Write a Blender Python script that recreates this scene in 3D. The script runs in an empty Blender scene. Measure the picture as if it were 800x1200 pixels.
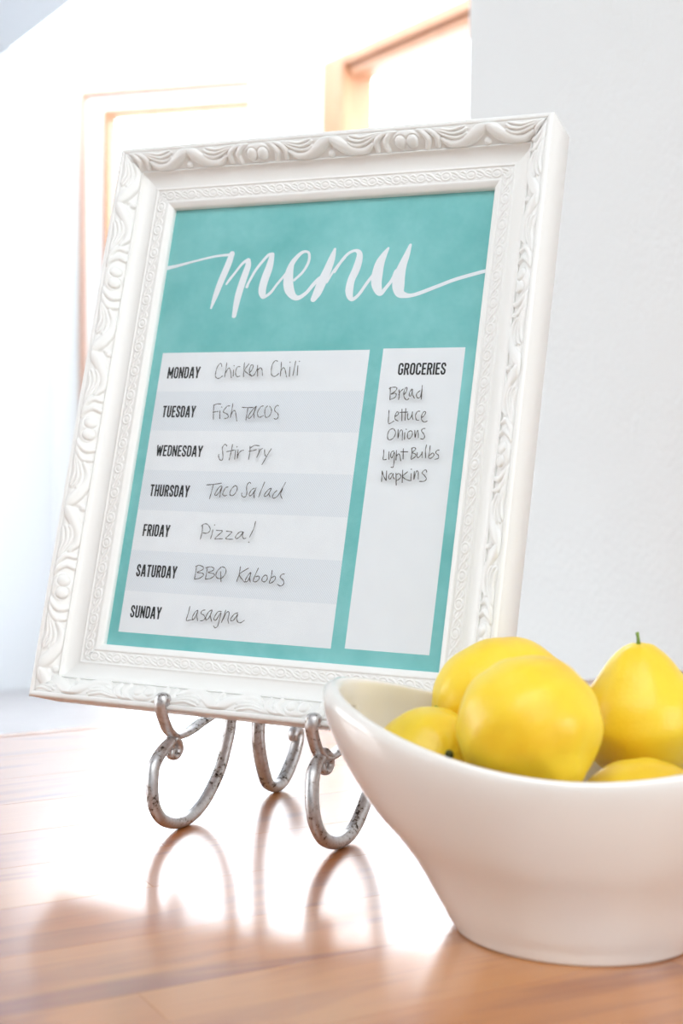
import bpy, bmesh, math, random
import numpy as np
from mathutils import Vector, Matrix
random.seed(7)
SC = bpy.context.scene
COL = SC.collection
R = math.radians

# ------------------------------------------------------------------ camera
EYE = 1.106                       # eye height above the floor, counter top is 0.90
cam_d = bpy.data.cameras.new('camera')
cam = bpy.data.objects.new('camera', cam_d); COL.objects.link(cam)
cam_d.sensor_fit = 'VERTICAL'; cam_d.sensor_height = 36.0; cam_d.sensor_width = 24.0
cam_d.lens = 1720.0/1200.0*36.0
cam_d.clip_start = 0.02
PITCH, ROLL = -0.05625531, 0.00959931
right = Vector((1, 0, 0)); upv = Vector((0, -math.sin(PITCH), math.cos(PITCH))); fwd = Vector((0, math.cos(PITCH), math.sin(PITCH)))
cr, sr = math.cos(ROLL), math.sin(ROLL)
cx_ = right*cr + upv*sr
cy_ = -right*sr + upv*cr
M = Matrix((cx_, cy_, -fwd)).transposed().to_4x4(); M.translation = Vector((0, 0, EYE))
cam.matrix_world = M
cam_d.dof.use_dof = True; cam_d.dof.focus_distance = 0.735; cam_d.dof.aperture_fstop = 9.0
SC.camera = cam

# ------------------------------------------------------------------ light and exposure
SC.view_settings.view_transform = 'Standard'; SC.view_settings.look = 'None'
SC.view_settings.gamma = 1.0; SC.view_settings.use_curve_mapping = False
SC.view_settings.exposure = 0.22
world = bpy.data.worlds.new('overcast_sky'); SC.world = world
world.use_nodes = True
bg = world.node_tree.nodes['Background']
bg.inputs['Color'].default_value = (0.89, 0.95, 1.0, 1); bg.inputs['Strength'].default_value = 7.0

def area(name, loc, target, sx, sy, power, color):
    d = bpy.data.lights.new(name, 'AREA'); d.shape = 'RECTANGLE'; d.size = sx; d.size_y = sy
    d.energy = power; d.color = color
    o = bpy.data.objects.new(name, d); COL.objects.link(o); o.location = loc
    o.rotation_euler = (Vector(target)-Vector(loc)).to_track_quat('-Z', 'Y').to_euler()
    return o
area('kitchen_window_light_right', (2.2, -1.0, 1.7), (0.1, 0.7, 1.0), 1.5, 1.2, 25, (0.96, 0.98, 1.0))
area('added_fill_left', (-2.9, 1.3, 1.6), (0.1, 1.0, 1.1), 1.8, 1.4, 33, (0.97, 0.985, 1.0))  # added fill from the left to brighten the partition wall, no window modelled there
area('added_fill_overhead', (0.0, -0.6, 2.40), (0.0, -0.4, 0.9), 1.6, 1.6, 24, (0.95, 0.98, 1.0))  # added overhead fill behind the camera for the frame front, no real fixture

# ------------------------------------------------------------------ helpers
def srgb(r, g, b):
    f = lambda c: (c/255/12.92) if c/255 <= 0.04045 else ((c/255+0.055)/1.055)**2.4
    return (f(r), f(g), f(b), 1.0)
def new_mat(name, color, rough=0.5, metal=0.0, spec=0.5):
    m = bpy.data.materials.new(name); m.use_nodes = True
    p = m.node_tree.nodes['Principled BSDF']
    p.inputs['Base Color'].default_value = color; p.inputs['Roughness'].default_value = rough
    p.inputs['Metallic'].default_value = metal; p.inputs['Specular IOR Level'].default_value = spec
    return m, m.node_tree, p
def noise_tex(nt, scale, detail=4, coord='Object', mapping=None, rough=0.5):
    tc = nt.nodes.new('ShaderNodeTexCoord'); n = nt.nodes.new('ShaderNodeTexNoise')
    n.inputs['Scale'].default_value = scale; n.inputs['Detail'].default_value = detail; n.inputs['Roughness'].default_value = rough
    mp = nt.nodes.new('ShaderNodeMapping')
    if mapping: mp.inputs['Scale'].default_value = mapping
    nt.links.new(tc.outputs[coord], mp.inputs['Vector']); nt.links.new(mp.outputs['Vector'], n.inputs['Vector'])
    return n
def ramp(nt, src, stops):
    r = nt.nodes.new('ShaderNodeValToRGB'); el = r.color_ramp.elements
    while len(el) < len(stops): el.new(0.5)
    for e, (p, c) in zip(el, stops): e.position = p; e.color = c
    nt.links.new(src, r.inputs['Fac']); return r
def bump(nt, p, src, strength, dist):
    b = nt.nodes.new('ShaderNodeBump'); b.inputs['Strength'].default_value = strength; b.inputs['Distance'].default_value = dist
    nt.links.new(src, b.inputs['Height']); nt.links.new(b.outputs['Normal'], p.inputs['Normal']); return b

MAT = {}
# white satin paint of the picture frame
m, nt, p = new_mat('white_frame_paint', srgb(240, 240, 237), 0.38)
n = noise_tex(nt, 260, 3); bump(nt, p, n.outputs['Fac'], 0.12, 0.0004); MAT['frame'] = m
# painted walls with orange-peel relief
m, nt, p = new_mat('wall_paint', srgb(243, 243, 241), 0.7)
n = noise_tex(nt, 150, 4); bump(nt, p, n.outputs['Fac'], 0.5, 0.003); MAT['wall'] = m
m, nt, p = new_mat('pale_blue_wall_paint', srgb(200, 202, 204), 0.7)
n = noise_tex(nt, 150, 4); bump(nt, p, n.outputs['Fac'], 0.3, 0.002); MAT['wall_blue'] = m
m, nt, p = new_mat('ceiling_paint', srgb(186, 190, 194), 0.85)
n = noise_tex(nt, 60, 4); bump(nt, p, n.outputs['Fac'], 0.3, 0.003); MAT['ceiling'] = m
m, nt, p = new_mat('white_trim_paint', srgb(246, 246, 245), 0.4)
n = noise_tex(nt, 40, 3); bump(nt, p, n.outputs['Fac'], 0.05, 0.001); MAT['trim'] = m
# orange pine window wood
m, nt, p = new_mat('pine_wood', srgb(184, 132, 98), 0.45)
n = noise_tex(nt, 14, 6, mapping=(6, 6, 0.6))
r = ramp(nt, n.outputs['Fac'], [(0.3, srgb(174, 118, 84)), (0.7, srgb(194, 142, 106))]); nt.links.new(r.outputs['Color'], p.inputs['Base Color']); MAT['pine'] = m
# floor
m, nt, p = new_mat('floor_wood', srgb(150, 148, 150), 0.35)
n = noise_tex(nt, 3, 6, mapping=(1, 9, 1))
r = ramp(nt, n.outputs['Fac'], [(0.3, srgb(152, 148, 148)), (0.7, srgb(178, 175, 176))]); nt.links.new(r.outputs['Color'], p.inputs['Base Color']); MAT['floor'] = m
# table boards: three tints of lacquered wood
def wood(name, dark, light, off):
    m, nt, p = new_mat(name, light, 0.32, spec=0.5)
    tc = nt.nodes.new('ShaderNodeTexCoord'); oi = nt.nodes.new('ShaderNodeObjectInfo')
    mp = nt.nodes.new('ShaderNodeMapping'); mp.inputs['Scale'].default_value = (3.0, 26.0, 26.0)
    ad = nt.nodes.new('ShaderNodeVectorMath'); ad.operation = 'ADD'
    mu = nt.nodes.new('ShaderNodeMath'); mu.operation = 'MULTIPLY'; mu.inputs[1].default_value = 17.0
    cb = nt.nodes.new('ShaderNodeCombineXYZ')
    nt.links.new(oi.outputs['Random'], mu.inputs[0]); nt.links.new(mu.outputs[0], cb.inputs[0]); nt.links.new(mu.outputs[0], cb.inputs[2])
    nt.links.new(tc.outputs['Object'], ad.inputs[0]); nt.links.new(cb.outputs[0], ad.inputs[1]); nt.links.new(ad.outputs[0], mp.inputs['Vector'])
    n = nt.nodes.new('ShaderNodeTexNoise'); n.inputs['Scale'].default_value = 1.6; n.inputs['Detail'].default_value = 7; n.inputs['Distortion'].default_value = 1.2
    nt.links.new(mp.outputs[0], n.inputs['Vector'])
    r = ramp(nt, n.outputs['Fac'], [(0.28, dark), (0.5, light), (0.75, tuple(0.8*a+0.2*b for a, b in zip(light, dark)))])
    nt.links.new(r.outputs['Color'], p.inputs['Base Color'])
    p.inputs['Coat Weight'].default_value = 1.0; p.inputs['Coat Roughness'].default_value = 0.16; p.inputs['Coat IOR'].default_value = 2.1
    n2 = noise_tex(nt, 30, 4, mapping=(1, 12, 12)); b = nt.nodes.new('ShaderNodeBump'); b.inputs['Strength'].default_value = 0.10; b.inputs['Distance'].default_value = 0.0006
    nt.links.new(n2.outputs['Fac'], b.inputs['Height']); nt.links.new(b.outputs['Normal'], p.inputs['Coat Normal'])
    return m
MAT['wood0'] = wood('lacquered_board_amber', srgb(140, 70, 26), srgb(186, 114, 40), 0)
MAT['wood1'] = wood('lacquered_board_honey', srgb(148, 78, 32), srgb(192, 122, 48), 3)
MAT['wood2'] = wood('lacquered_board_russet', srgb(130, 64, 26), srgb(176, 102, 36), 6)
# ceramic
m, nt, p = new_mat('white_ceramic_glaze', srgb(240, 236, 230), 0.22)
p.inputs['Coat Weight'].default_value = 1.0; p.inputs['Coat Roughness'].default_value = 0.2; p.inputs['Coat IOR'].default_value = 1.6
n = noise_tex(nt, 18, 3); bump(nt, p, n.outputs['Fac'], 0.05, 0.002); MAT['ceramic'] = m
# lemon peel
m, nt, p = new_mat('lemon_peel', srgb(244, 205, 40), 0.36)
n = noise_tex(nt, 22, 4)
r = ramp(nt, n.outputs['Fac'], [(0.25, srgb(236, 184, 18)), (0.55, srgb(247, 212, 52)), (0.8, srgb(250, 224, 88))]); nt.links.new(r.outputs['Color'], p.inputs['Base Color'])
p.inputs['Subsurface Weight'].default_value = 0.12; p.inputs['Subsurface Radius'].default_value = (0.012, 0.006, 0.002); p.inputs['Subsurface Scale'].default_value = 0.5
tc = nt.nodes.new('ShaderNodeTexCoord'); v = nt.nodes.new('ShaderNodeTexVoronoi'); v.inputs['Scale'].default_value = 620
nt.links.new(tc.outputs['Object'], v.inputs['Vector']); bump(nt, p, v.outputs['Distance'], 0.16, 0.0004); MAT['lemon'] = m
m, nt, p = new_mat('green_stem', srgb(126, 156, 52), 0.6)
n = noise_tex(nt, 300, 3); r = ramp(nt, n.outputs['Fac'], [(0.3, srgb(92, 120, 40)), (0.7, srgb(150, 176, 72))]); nt.links.new(r.outputs['Color'], p.inputs['Base Color']); MAT['stem'] = m
m, nt, p = new_mat('dark_stem', srgb(70, 80, 30), 0.7)
n = noise_tex(nt, 300, 3); r = ramp(nt, n.outputs['Fac'], [(0.3, srgb(50, 60, 22)), (0.7, srgb(90, 96, 40))]); nt.links.new(r.outputs['Color'], p.inputs['Base Color']); MAT['darkstem'] = m
# distressed pewter of the easel
m, nt, p = new_mat('distressed_pewter', srgb(170, 168, 165), 0.36, 0.85)
n = noise_tex(nt, 380, 6, rough=0.7); n2 = noise_tex(nt, 60, 3)
mx = nt.nodes.new('ShaderNodeMath'); mx.operation = 'MULTIPLY_ADD'; mx.inputs[1].default_value = 0.55
nt.links.new(n2.outputs['Fac'], mx.inputs[0]); nt.links.new(n.outputs['Fac'], mx.inputs[2])
r = ramp(nt, mx.outputs[0], [(0.60, srgb(50, 43, 40)), (0.645, srgb(136, 122, 110)), (0.70, srgb(196, 193, 192)), (0.95, srgb(216, 215, 216))])
nt.links.new(r.outputs['Color'], p.inputs['Base Color'])
bump(nt, p, n.outputs['Fac'], 0.3, 0.0006); MAT['pewter'] = m
# print, ink, glass
m, nt, p = new_mat('teal_print', srgb(118, 190, 190), 0.6)
n = noise_tex(nt, 11, 9, rough=0.7)
r = ramp(nt, n.outputs['Fac'], [(0.34, srgb(104, 186, 186)), (0.66, srgb(146, 212, 213))]); nt.links.new(r.outputs['Color'], p.inputs['Base Color']); MAT['teal'] = m
m, nt, p = new_mat('white_print', srgb(228, 229, 235), 0.6)
n = noise_tex(nt, 90, 6); r = ramp(nt, n.outputs['Fac'], [(0.2, srgb(238, 239, 245)), (0.8, srgb(243, 244, 249))]); nt.links.new(r.outputs['Color'], p.inputs['Base Color']); MAT['paper'] = m
m, nt, p = new_mat('hatched_print', srgb(215, 218, 226), 0.6)
tc = nt.nodes.new('ShaderNodeTexCoord'); mp = nt.nodes.new('ShaderNodeMapping'); mp.inputs['Rotation'].default_value = (0, 0, R(-42))
w = nt.nodes.new('ShaderNodeTexWave'); w.inputs['Scale'].default_value = 330.0; w.inputs['Distortion'].default_value = 0.0
nt.links.new(tc.outputs['Object'], mp.inputs['Vector']); nt.links.new(mp.outputs[0], w.inputs['Vector'])
r = ramp(nt, w.outputs['Fac'], [(0.3, srgb(222, 226, 235)), (0.7, srgb(239, 241, 247))]); nt.links.new(r.outputs['Color'], p.inputs['Base Color']); MAT['hatch'] = m
m, nt, p = new_mat('printed_black', srgb(44, 42, 44), 0.6)
n = noise_tex(nt, 200, 2); r = ramp(nt, n.outputs['Fac'], [(0.3, srgb(26, 25, 27)), (0.7, srgb(38, 37, 39))]); nt.links.new(r.outputs['Color'], p.inputs['Base Color']); MAT['ink'] = m
m, nt, p = new_mat('marker_ink', srgb(74, 66, 60), 0.5)
n = noise_tex(nt, 900, 3); r = ramp(nt, n.outputs['Fac'], [(0.35, srgb(46, 38, 34)), (0.7, srgb(100, 92, 86))]); nt.links.new(r.outputs['Color'], p.inputs['Base Color']); MAT['marker'] = m
m, nt, p = new_mat('hardboard', srgb(120, 90, 62), 0.8)
n = noise_tex(nt, 200, 4); bump(nt, p, n.outputs['Fac'], 0.2, 0.0005); MAT['board'] = m
def glass(name, tint):
    m = bpy.data.materials.new(name); m.use_nodes = True; nt = m.node_tree; nt.nodes.clear()
    o = nt.nodes.new('ShaderNodeOutputMaterial'); mix = nt.nodes.new('ShaderNodeMixShader'); t = nt.nodes.new('ShaderNodeBsdfTransparent')
    g = nt.nodes.new('ShaderNodeBsdfGlossy'); g.inputs['Roughness'].default_value = 0.02; t.inputs['Color'].default_value = tint
    f = nt.nodes.new('ShaderNodeFresnel'); f.inputs['IOR'].default_value = 1.45
    ge = nt.nodes.new('ShaderNodeNewGeometry'); sb = nt.nodes.new('ShaderNodeMath'); sb.operation = 'SUBTRACT'; sb.inputs[0].default_value = 1.0
    mu = nt.nodes.new('ShaderNodeMath'); mu.operation = 'MULTIPLY'     # surface reflection on the entering face only
    nt.links.new(ge.outputs['Backfacing'], sb.inputs[1]); nt.links.new(sb.outputs[0], mu.inputs[0]); nt.links.new(f.outputs[0], mu.inputs[1])
    nt.links.new(mu.outputs[0], mix.inputs[0]); nt.links.new(t.outputs[0], mix.inputs[1]); nt.links.new(g.outputs[0], mix.inputs[2]); nt.links.new(mix.outputs[0], o.inputs['Surface'])
    return m
MAT['glass'] = glass('clear_glass', (0.985, 0.995, 0.99, 1)); MAT['window_glass'] = glass('window_glass', (0.98, 0.99, 1.0, 1))

def mesh_obj(name, verts, faces, mat, parent=None, smooth=False, mw=None):
    me = bpy.data.meshes.new(name)
    me.from_pydata([tuple(v) for v in verts], [], [tuple(f) for f in faces]); me.update()
    if smooth: me.polygons.foreach_set('use_smooth', [True]*len(me.polygons))
    me.materials.append(mat)
    o = bpy.data.objects.new(name, me); COL.objects.link(o)
    if parent: o.parent = parent
    if mw is not None: o.matrix_world = mw
    return o
def empty(name, loc=(0, 0, 0), mw=None):
    o = bpy.data.objects.new(name, None); COL.objects.link(o); o.empty_display_size = 0.05
    if mw is not None: o.matrix_world = mw
    else: o.location = loc
    return o
def tag(o, label, cat, group=None):
    o['label'] = label; o['category'] = cat
    if group: o['group'] = group
    return o
BOXF = [(0, 3, 2, 1), (4, 5, 6, 7), (0, 1, 5, 4), (1, 2, 6, 5), (2, 3, 7, 6), (3, 0, 4, 7)]
def box_geo(x0, x1, y0, y1, z0, z1):
    return [(x0, y0, z0), (x1, y0, z0), (x1, y1, z0), (x0, y1, z0), (x0, y0, z1), (x1, y0, z1), (x1, y1, z1), (x0, y1, z1)], list(BOXF)
def box(name, b, mat, parent=None, mw=None, bevel=0.0):
    v, f = box_geo(*b); o = mesh_obj(name, v, f, mat, parent, mw=mw)
    if bevel:
        bm = bmesh.new(); bm.from_mesh(o.data); bmesh.ops.bevel(bm, geom=bm.edges[:], offset=bevel, segments=2, affect='EDGES'); bm.to_mesh(o.data); bm.free()
    return o
def frame_mw(origin, xdir, up=(0, 0, 1)):
    x = Vector(xdir).normalized(); z = Vector(up).normalized(); y = z.cross(x).normalized()
    m = Matrix((x, y, z)).transposed().to_4x4(); m.translation = Vector(origin); return m
def catmull(P, n=6):
    P = [np.array(q, float) for q in P]
    if len(P) < 3: return [P[0]+(P[-1]-P[0])*t for t in np.linspace(0, 1, 3)] if len(P) == 2 else P
    Q = [2*P[0]-P[1]]+P+[2*P[-1]-P[-2]]; out = []
    for i in range(1, len(Q)-2):
        a, b, c, d = Q[i-1:i+3]
        for k in range(n):
            t = k/n; out.append(0.5*((2*b)+(-a+c)*t+(2*a-5*b+4*c-d)*t*t+(-a+3*b-3*c+d)*t**3))
    out.append(P[-1]); return out
def tube_geo(P, rad, seg=12, n=6, flat=None, cap=True):
    """tube along a smoothed path; rad = number or list per control point; flat = (axis, factor) squashes across axis"""
    rr = rad if isinstance(rad, (list, tuple)) else [rad]*len(P)
    C = catmull([tuple(q)+(r_,) for q, r_ in zip(P, rr)], n)
    pts = [Vector(c[:3]) for c in C]; rs = [c[3] for c in C]
    V, F = [], []
    t0 = (pts[1]-pts[0]).normalized(); ref = Vector((0, 0, 1)) if abs(t0.z) < 0.9 else Vector((1, 0, 0))
    if flat: ref = Vector(flat[0])
    u = (ref-t0*ref.dot(t0)).normalized()
    for i, q in enumerate(pts):
        t = (pts[min(i+1, len(pts)-1)]-pts[max(i-1, 0)]).normalized()
        if flat: u = (ref-t*ref.dot(t)).normalized()
        else: u = (u-t*u.dot(t)).normalized()
        w_ = t.cross(u)
        for k in range(seg):
            a = 2*math.pi*k/seg
            fu = flat[1] if flat else 1.0
            V.append(q+(u*math.cos(a)*fu+w_*math.sin(a))*rs[i])
        if i:
            b = (i-1)*seg
            for k in range(seg): F.append((b+k, b+(k+1) % seg, b+seg+(k+1) % seg, b+seg+k))
    if cap:
        F.append(tuple(reversed(range(seg)))); F.append(tuple(range(len(V)-seg, len(V))))
    return V, F
def merge(parts):
    V, F = [], []
    for v, f in parts:
        b = len(V); V += [tuple(q) for q in v]; F += [tuple(i+b for i in g) for g in f]
    return V, F
def ribbon(points, widths, z, caps=6):
    """flat ribbon in the xy plane"""
    P = [np.array(q[:2]) for q in points]; V, F = [], []
    n = len(P)
    for i in range(n):
        t = P[min(i+1, n-1)]-P[max(i-1, 0)]; L = np.hypot(*t); t = t/L if L > 1e-9 else np.array([1., 0.])
        nn = np.array([-t[1], t[0]])*widths[i]/2
        V += [(*(P[i]+nn), z+i*2e-7), (*(P[i]-nn), z+i*2e-7)]      # rises a hair so that crossings never coincide
        if i: F.append((2*i-2, 2*i-1, 2*i+1, 2*i))
    for i, s in ((0, 1), (n-1, -1)):
        b = len(V)
        for k in range(10): V.append((P[i][0]+widths[i]/2*math.cos(k*math.pi/5), P[i][1]+widths[i]/2*math.sin(k*math.pi/5), z+(n+2+i)*2e-7))
        F.append(tuple(range(b, b+10)))
    return V, F

# ------------------------------------------------------------------ writing, in millimetres on the picture plane
INK = {
    'monday': '45.86,153.73 45.48,155.03 44.48,155.33 43.22,153.40 42.75,150.52 42.88,148.36 44.03,147.13 45.61,147.12 47.23,148.33|48.68,155.72 48.78,152.26 48.65,147.81|48.73,149.75 49.89,152.25 51.01,152.60 52.05,150.08 52.81,147.36|53.52,151.65 53.84,148.28|53.37,154.02|57.13,153.48 55.60,153.28 54.94,151.13 55.29,148.98 56.48,147.90 57.98,148.25|59.52,155.60 59.80,151.45 60.17,147.73|62.34,154.99 60.32,151.59 62.42,149.64 64.98,148.20|63.53,149.99 64.89,152.11 65.04,154.11 63.77,154.26 63.19,152.13 63.59,149.63 65.36,148.20 66.74,149.25 67.83,152.09|67.67,154.08 68.61,148.17|68.10,151.37 69.65,152.78 70.88,151.35 71.48,148.51|79.45,156.22 78.02,156.59 76.62,154.84 76.29,152.01 76.73,149.17 78.07,147.96 79.57,148.09 81.10,149.49|81.68,155.63 82.02,151.95 82.23,148.07|82.00,150.54 83.05,152.65 84.29,151.93 85.15,149.81 85.95,147.56|87.16,152.96 87.57,147.83|86.75,155.64|90.06,156.24 89.86,152.58 89.61,148.23|91.73,153.62 92.13,148.49|92.19,156.07',
    'tuesday': '44.61,132.29 45.06,128.43 45.64,124.17|44.66,131.99 46.51,132.71 48.93,132.71|44.65,128.13 46.90,128.44 47.86,128.56|48.91,128.92 49.50,124.61|49.62,130.94|54.51,131.72 52.93,131.42 51.32,129.34 51.19,128.16 53.29,127.28 54.61,125.99 54.01,124.93 52.43,124.62|56.07,132.90 56.15,129.65 55.90,125.23|55.90,126.41 56.94,128.77 58.24,128.78 59.19,126.13 60.10,123.32|62.10,130.85 65.34,130.74 68.84,130.86|65.66,130.74 65.56,127.34 65.49,123.82|70.35,131.45 68.71,129.69 66.94,126.76 66.53,125.29 67.56,124.89 69.40,127.35 70.67,131.45|70.39,131.16 69.71,128.23 70.22,125.02|74.76,131.75 73.26,131.17 71.81,128.24 72.50,125.91 73.84,125.51 75.59,126.50|77.30,131.76 76.13,130.30 76.21,127.38 77.35,125.35 79.11,126.23 80.02,128.56 79.38,130.60 78.49,131.47|83.74,131.77 82.64,131.94 81.64,130.31 82.05,128.86 83.98,127.42 84.43,125.68 83.48,124.51 82.18,124.80',
    'wednesday': '56.32,109.47 55.77,110.30 54.74,110.29 53.74,108.50 54.39,106.17 55.03,102.92 54.36,101.65 53.23,102.19 52.29,103.80 52.25,104.97|59.62,110.45 59.49,107.18 59.23,104.39 58.94,102.06|56.67,106.44 58.91,106.94 61.15,107.44|62.02,107.45 62.21,102.49|62.50,109.23|63.41,107.71 63.59,102.84 64.05,105.40 65.32,107.04 66.79,107.43|70.25,109.66 70.67,106.43 70.54,102.50|70.66,108.74 72.73,110.07 75.79,109.97|70.09,106.88 72.16,107.29 74.35,107.87|76.08,108.13 75.91,106.05 75.20,103.50 76.12,106.29 76.88,107.91 77.93,108.62|79.14,107.95 79.60,105.65 80.47,104.29|82.99,108.46 81.15,104.76 78.90,99.89',
    'thursday': '47.61,88.18 51.68,88.60 56.53,89.36|51.71,88.41 51.24,84.90 50.65,80.75|56.77,87.91 55.47,87.24 54.07,84.98 53.47,83.06 54.44,82.77 55.94,84.40 57.18,87.60 56.65,84.42 56.71,81.88|60.75,87.38 59.39,87.03 58.35,84.78 58.26,83.19 59.42,82.60 60.77,82.95|64.50,88.11 63.01,86.49 62.32,84.26 62.88,83.01 64.62,83.06 66.22,85.31 66.14,87.52 64.82,88.31|73.90,89.61 73.11,90.22 71.92,88.93 71.86,86.73 72.42,84.54 72.03,82.65 70.69,82.29 69.50,83.20 69.46,84.27|76.51,87.17 74.93,86.18 73.90,83.96 74.74,83.04 76.22,84.65 77.49,87.51|77.25,86.87 76.61,84.35 77.20,81.98|81.97,90.63 80.74,86.65 79.66,82.56|86.12,87.42 84.56,86.44 82.89,83.90 83.38,82.98 84.95,83.96 86.51,87.12|86.37,87.12 85.53,84.60 86.30,82.75|89.72,86.27 88.26,84.68 87.66,82.79 88.98,82.21 91.07,84.13 94.14,90.75|92.97,87.29 92.17,84.48 93.43,82.03',
    'friday': '48.89,66.45 49.19,62.57 48.73,58.89|48.30,65.97 49.56,67.08 51.64,67.02 53.62,65.03 53.57,63.20 51.93,62.22 49.74,62.36|55.46,64.19 55.33,61.90 54.86,59.51|56.05,66.81|57.54,64.04 59.35,63.97 61.33,63.73 59.23,61.60 57.43,59.48 59.57,59.57 62.10,59.68|63.56,63.82 65.52,63.67 66.99,63.37 65.34,61.62 63.84,59.97 65.68,59.60 68.20,59.70|73.88,63.55 72.07,63.84 70.27,62.50 69.46,60.66 70.40,60.16 71.99,61.22 73.63,63.54 73.42,61.73 74.40,60.32 75.72,60.56|79.94,69.56 79.51,66.03 77.77,61.23|77.70,58.53',
    'saturday': '48.95,43.99 49.01,40.93 48.82,37.53|48.43,44.30 50.47,45.08 53.09,44.19 52.78,42.82 49.95,41.32 53.09,41.01 53.83,39.83 51.64,38.22 49.03,37.68|55.41,44.11 55.58,41.27 55.29,38.01|54.52,43.93 57.47,44.62 59.52,43.84 58.95,42.66 56.44,41.65 59.59,41.14 60.37,40.17 58.49,38.59 55.52,38.02|63.72,44.73 61.96,42.95 61.22,40.55 62.40,38.93 64.89,39.06 66.76,41.51 66.60,43.86 64.67,44.98 63.23,44.50|63.81,42.37 64.83,37.17|74.95,45.49 74.83,41.59 73.96,37.67|79.74,45.06 75.05,41.61 77.39,38.72 78.69,37.66|81.20,42.93 79.99,41.20 78.88,38.80 79.41,37.83 80.73,38.90 81.63,42.61|81.40,42.60 81.31,39.93 81.85,37.96|85.43,45.34 84.32,42.09 83.54,38.59 85.29,38.28 86.74,39.89 86.31,41.19 84.53,40.77|89.88,42.04 88.62,40.65 88.51,38.99 90.08,38.41 91.34,39.80 91.08,41.44 89.88,42.04|93.54,44.56 93.47,41.24 92.94,38.03 94.83,38.67 96.03,40.38 95.46,41.67 93.43,40.57|100.73,43.07 99.33,42.74 98.61,41.18 100.48,39.96 101.14,38.02 99.51,36.81 97.55,37.63',
    'sunday': '48.61,23.24 48.24,19.69 47.75,15.88 49.73,16.11 51.70,16.39|53.69,21.54 52.40,20.70 51.12,18.11 51.22,16.86 52.43,17.19 53.74,21.29|53.74,21.29 53.59,18.77 54.46,16.06|57.93,21.95 56.29,21.45 55.87,19.92 57.53,19.27 58.63,17.84 57.71,16.53 55.93,16.16|61.89,22.20 60.34,21.20 59.07,18.62 59.36,16.89 60.89,17.98 62.24,21.82|62.19,22.07 61.52,19.28 62.76,16.36|67.64,21.76 65.70,21.54 64.14,18.94 63.96,17.33 65.27,17.27 67.46,21.15 67.20,17.64 66.65,14.12 65.40,13.15 64.28,14.07|70.06,22.56 69.47,19.28 68.58,16.14|68.96,17.26 70.58,21.10 71.85,21.93 72.34,20.71 72.11,17.96 72.84,15.93|77.23,21.67 75.40,20.91 73.81,18.57 74.01,17.34 75.60,17.94 77.34,21.03 77.14,18.79 78.11,16.97 79.71,16.73 81.63,17.99',
    'groceries1': '145.92,141.63 146.34,138.47 146.62,134.96|145.45,140.95 147.01,141.62 149.02,141.61 149.67,140.94 148.71,139.36 146.78,138.02 148.83,138.46 149.76,137.79 149.13,136.21 146.70,135.09|150.93,140.26 151.43,137.56 151.38,135.09|151.15,137.56 151.75,139.36 153.21,140.70|154.05,137.78 155.01,139.35 155.22,141.37 154.32,141.15 153.77,138.90 154.23,136.44 155.82,134.96 156.79,135.67|157.86,140.69 156.93,138.90 156.93,137.10 157.83,137.33 158.35,140.46|158.15,140.24 158.53,138.00 159.87,135.85|162.37,139.78 160.92,138.44 160.89,136.88 161.93,135.98 163.17,137.10 163.31,142.54|163.41,140.67 163.61,135.40',
    'groceries2': '146.88,129.48 147.10,126.79 147.34,123.22 148.13,122.55 150.28,123.91|150.75,126.36 152.03,127.26 152.26,128.38 151.30,128.60 150.60,126.81 150.87,124.80 152.61,123.92|153.88,130.17 154.58,124.16|152.96,128.38 155.94,128.62|155.93,130.49 156.26,124.39|155.04,128.39 157.10,128.62|157.33,127.96 157.48,125.73 158.30,124.71 159.64,126.85 159.71,128.86 159.93,126.41 160.60,124.73|163.73,129.09 162.38,128.87 161.62,126.86 162.36,124.65 163.63,124.44|165.07,125.77 166.30,126.89 166.90,128.66 165.84,128.74 164.93,126.88 165.21,124.67 166.74,123.44 168.26,124.03',
    'groceries3': '150.33,120.03 148.57,119.21 147.80,116.98 148.26,114.54 149.72,114.11 151.40,115.46 152.01,117.91 150.83,119.77|153.19,119.48 153.64,115.05 153.92,117.49 154.84,119.27 155.65,118.39 156.09,113.97|156.96,117.96 157.22,114.51|157.48,119.65|159.96,118.97 158.71,117.98 158.82,115.33 160.03,114.90 161.18,116.68 160.86,118.44 159.96,118.97|162.24,119.12 162.82,115.37 163.13,117.58 163.85,119.13 164.27,117.59 164.65,115.40|167.60,120.18 166.48,120.04 165.84,118.93 167.02,117.62 167.89,116.09 167.38,114.77 165.76,114.88',
    'groceries4': '146.78,108.88 147.03,106.32 147.12,103.88 148.75,103.91|149.75,107.91 150.12,104.07|152.33,108.39 151.03,107.71 151.00,105.50 151.86,104.99 152.65,107.73 153.06,104.65 153.15,101.13 152.77,99.81 151.91,100.01|153.69,108.63 154.10,103.79|153.96,105.55 154.98,106.89 155.88,106.02 156.69,103.40|157.27,109.57 157.81,104.30|156.09,108.01 159.90,108.07|161.80,110.08 162.19,107.01 162.08,104.37|161.63,109.64 162.92,110.31 163.94,109.45 162.34,107.67 164.02,107.04 164.33,105.73 162.33,104.16|165.08,107.71 165.10,105.74 166.08,105.23 167.44,107.09 167.53,108.19 167.91,105.14|169.45,111.72 169.26,108.87 169.84,105.04|171.45,111.31 171.50,108.04 171.40,105.20 172.69,105.00 174.08,106.55 173.27,107.63 171.63,106.29|176.46,109.20 175.36,108.97 174.85,107.65 176.34,106.59 176.52,105.07 174.81,104.39',
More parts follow.
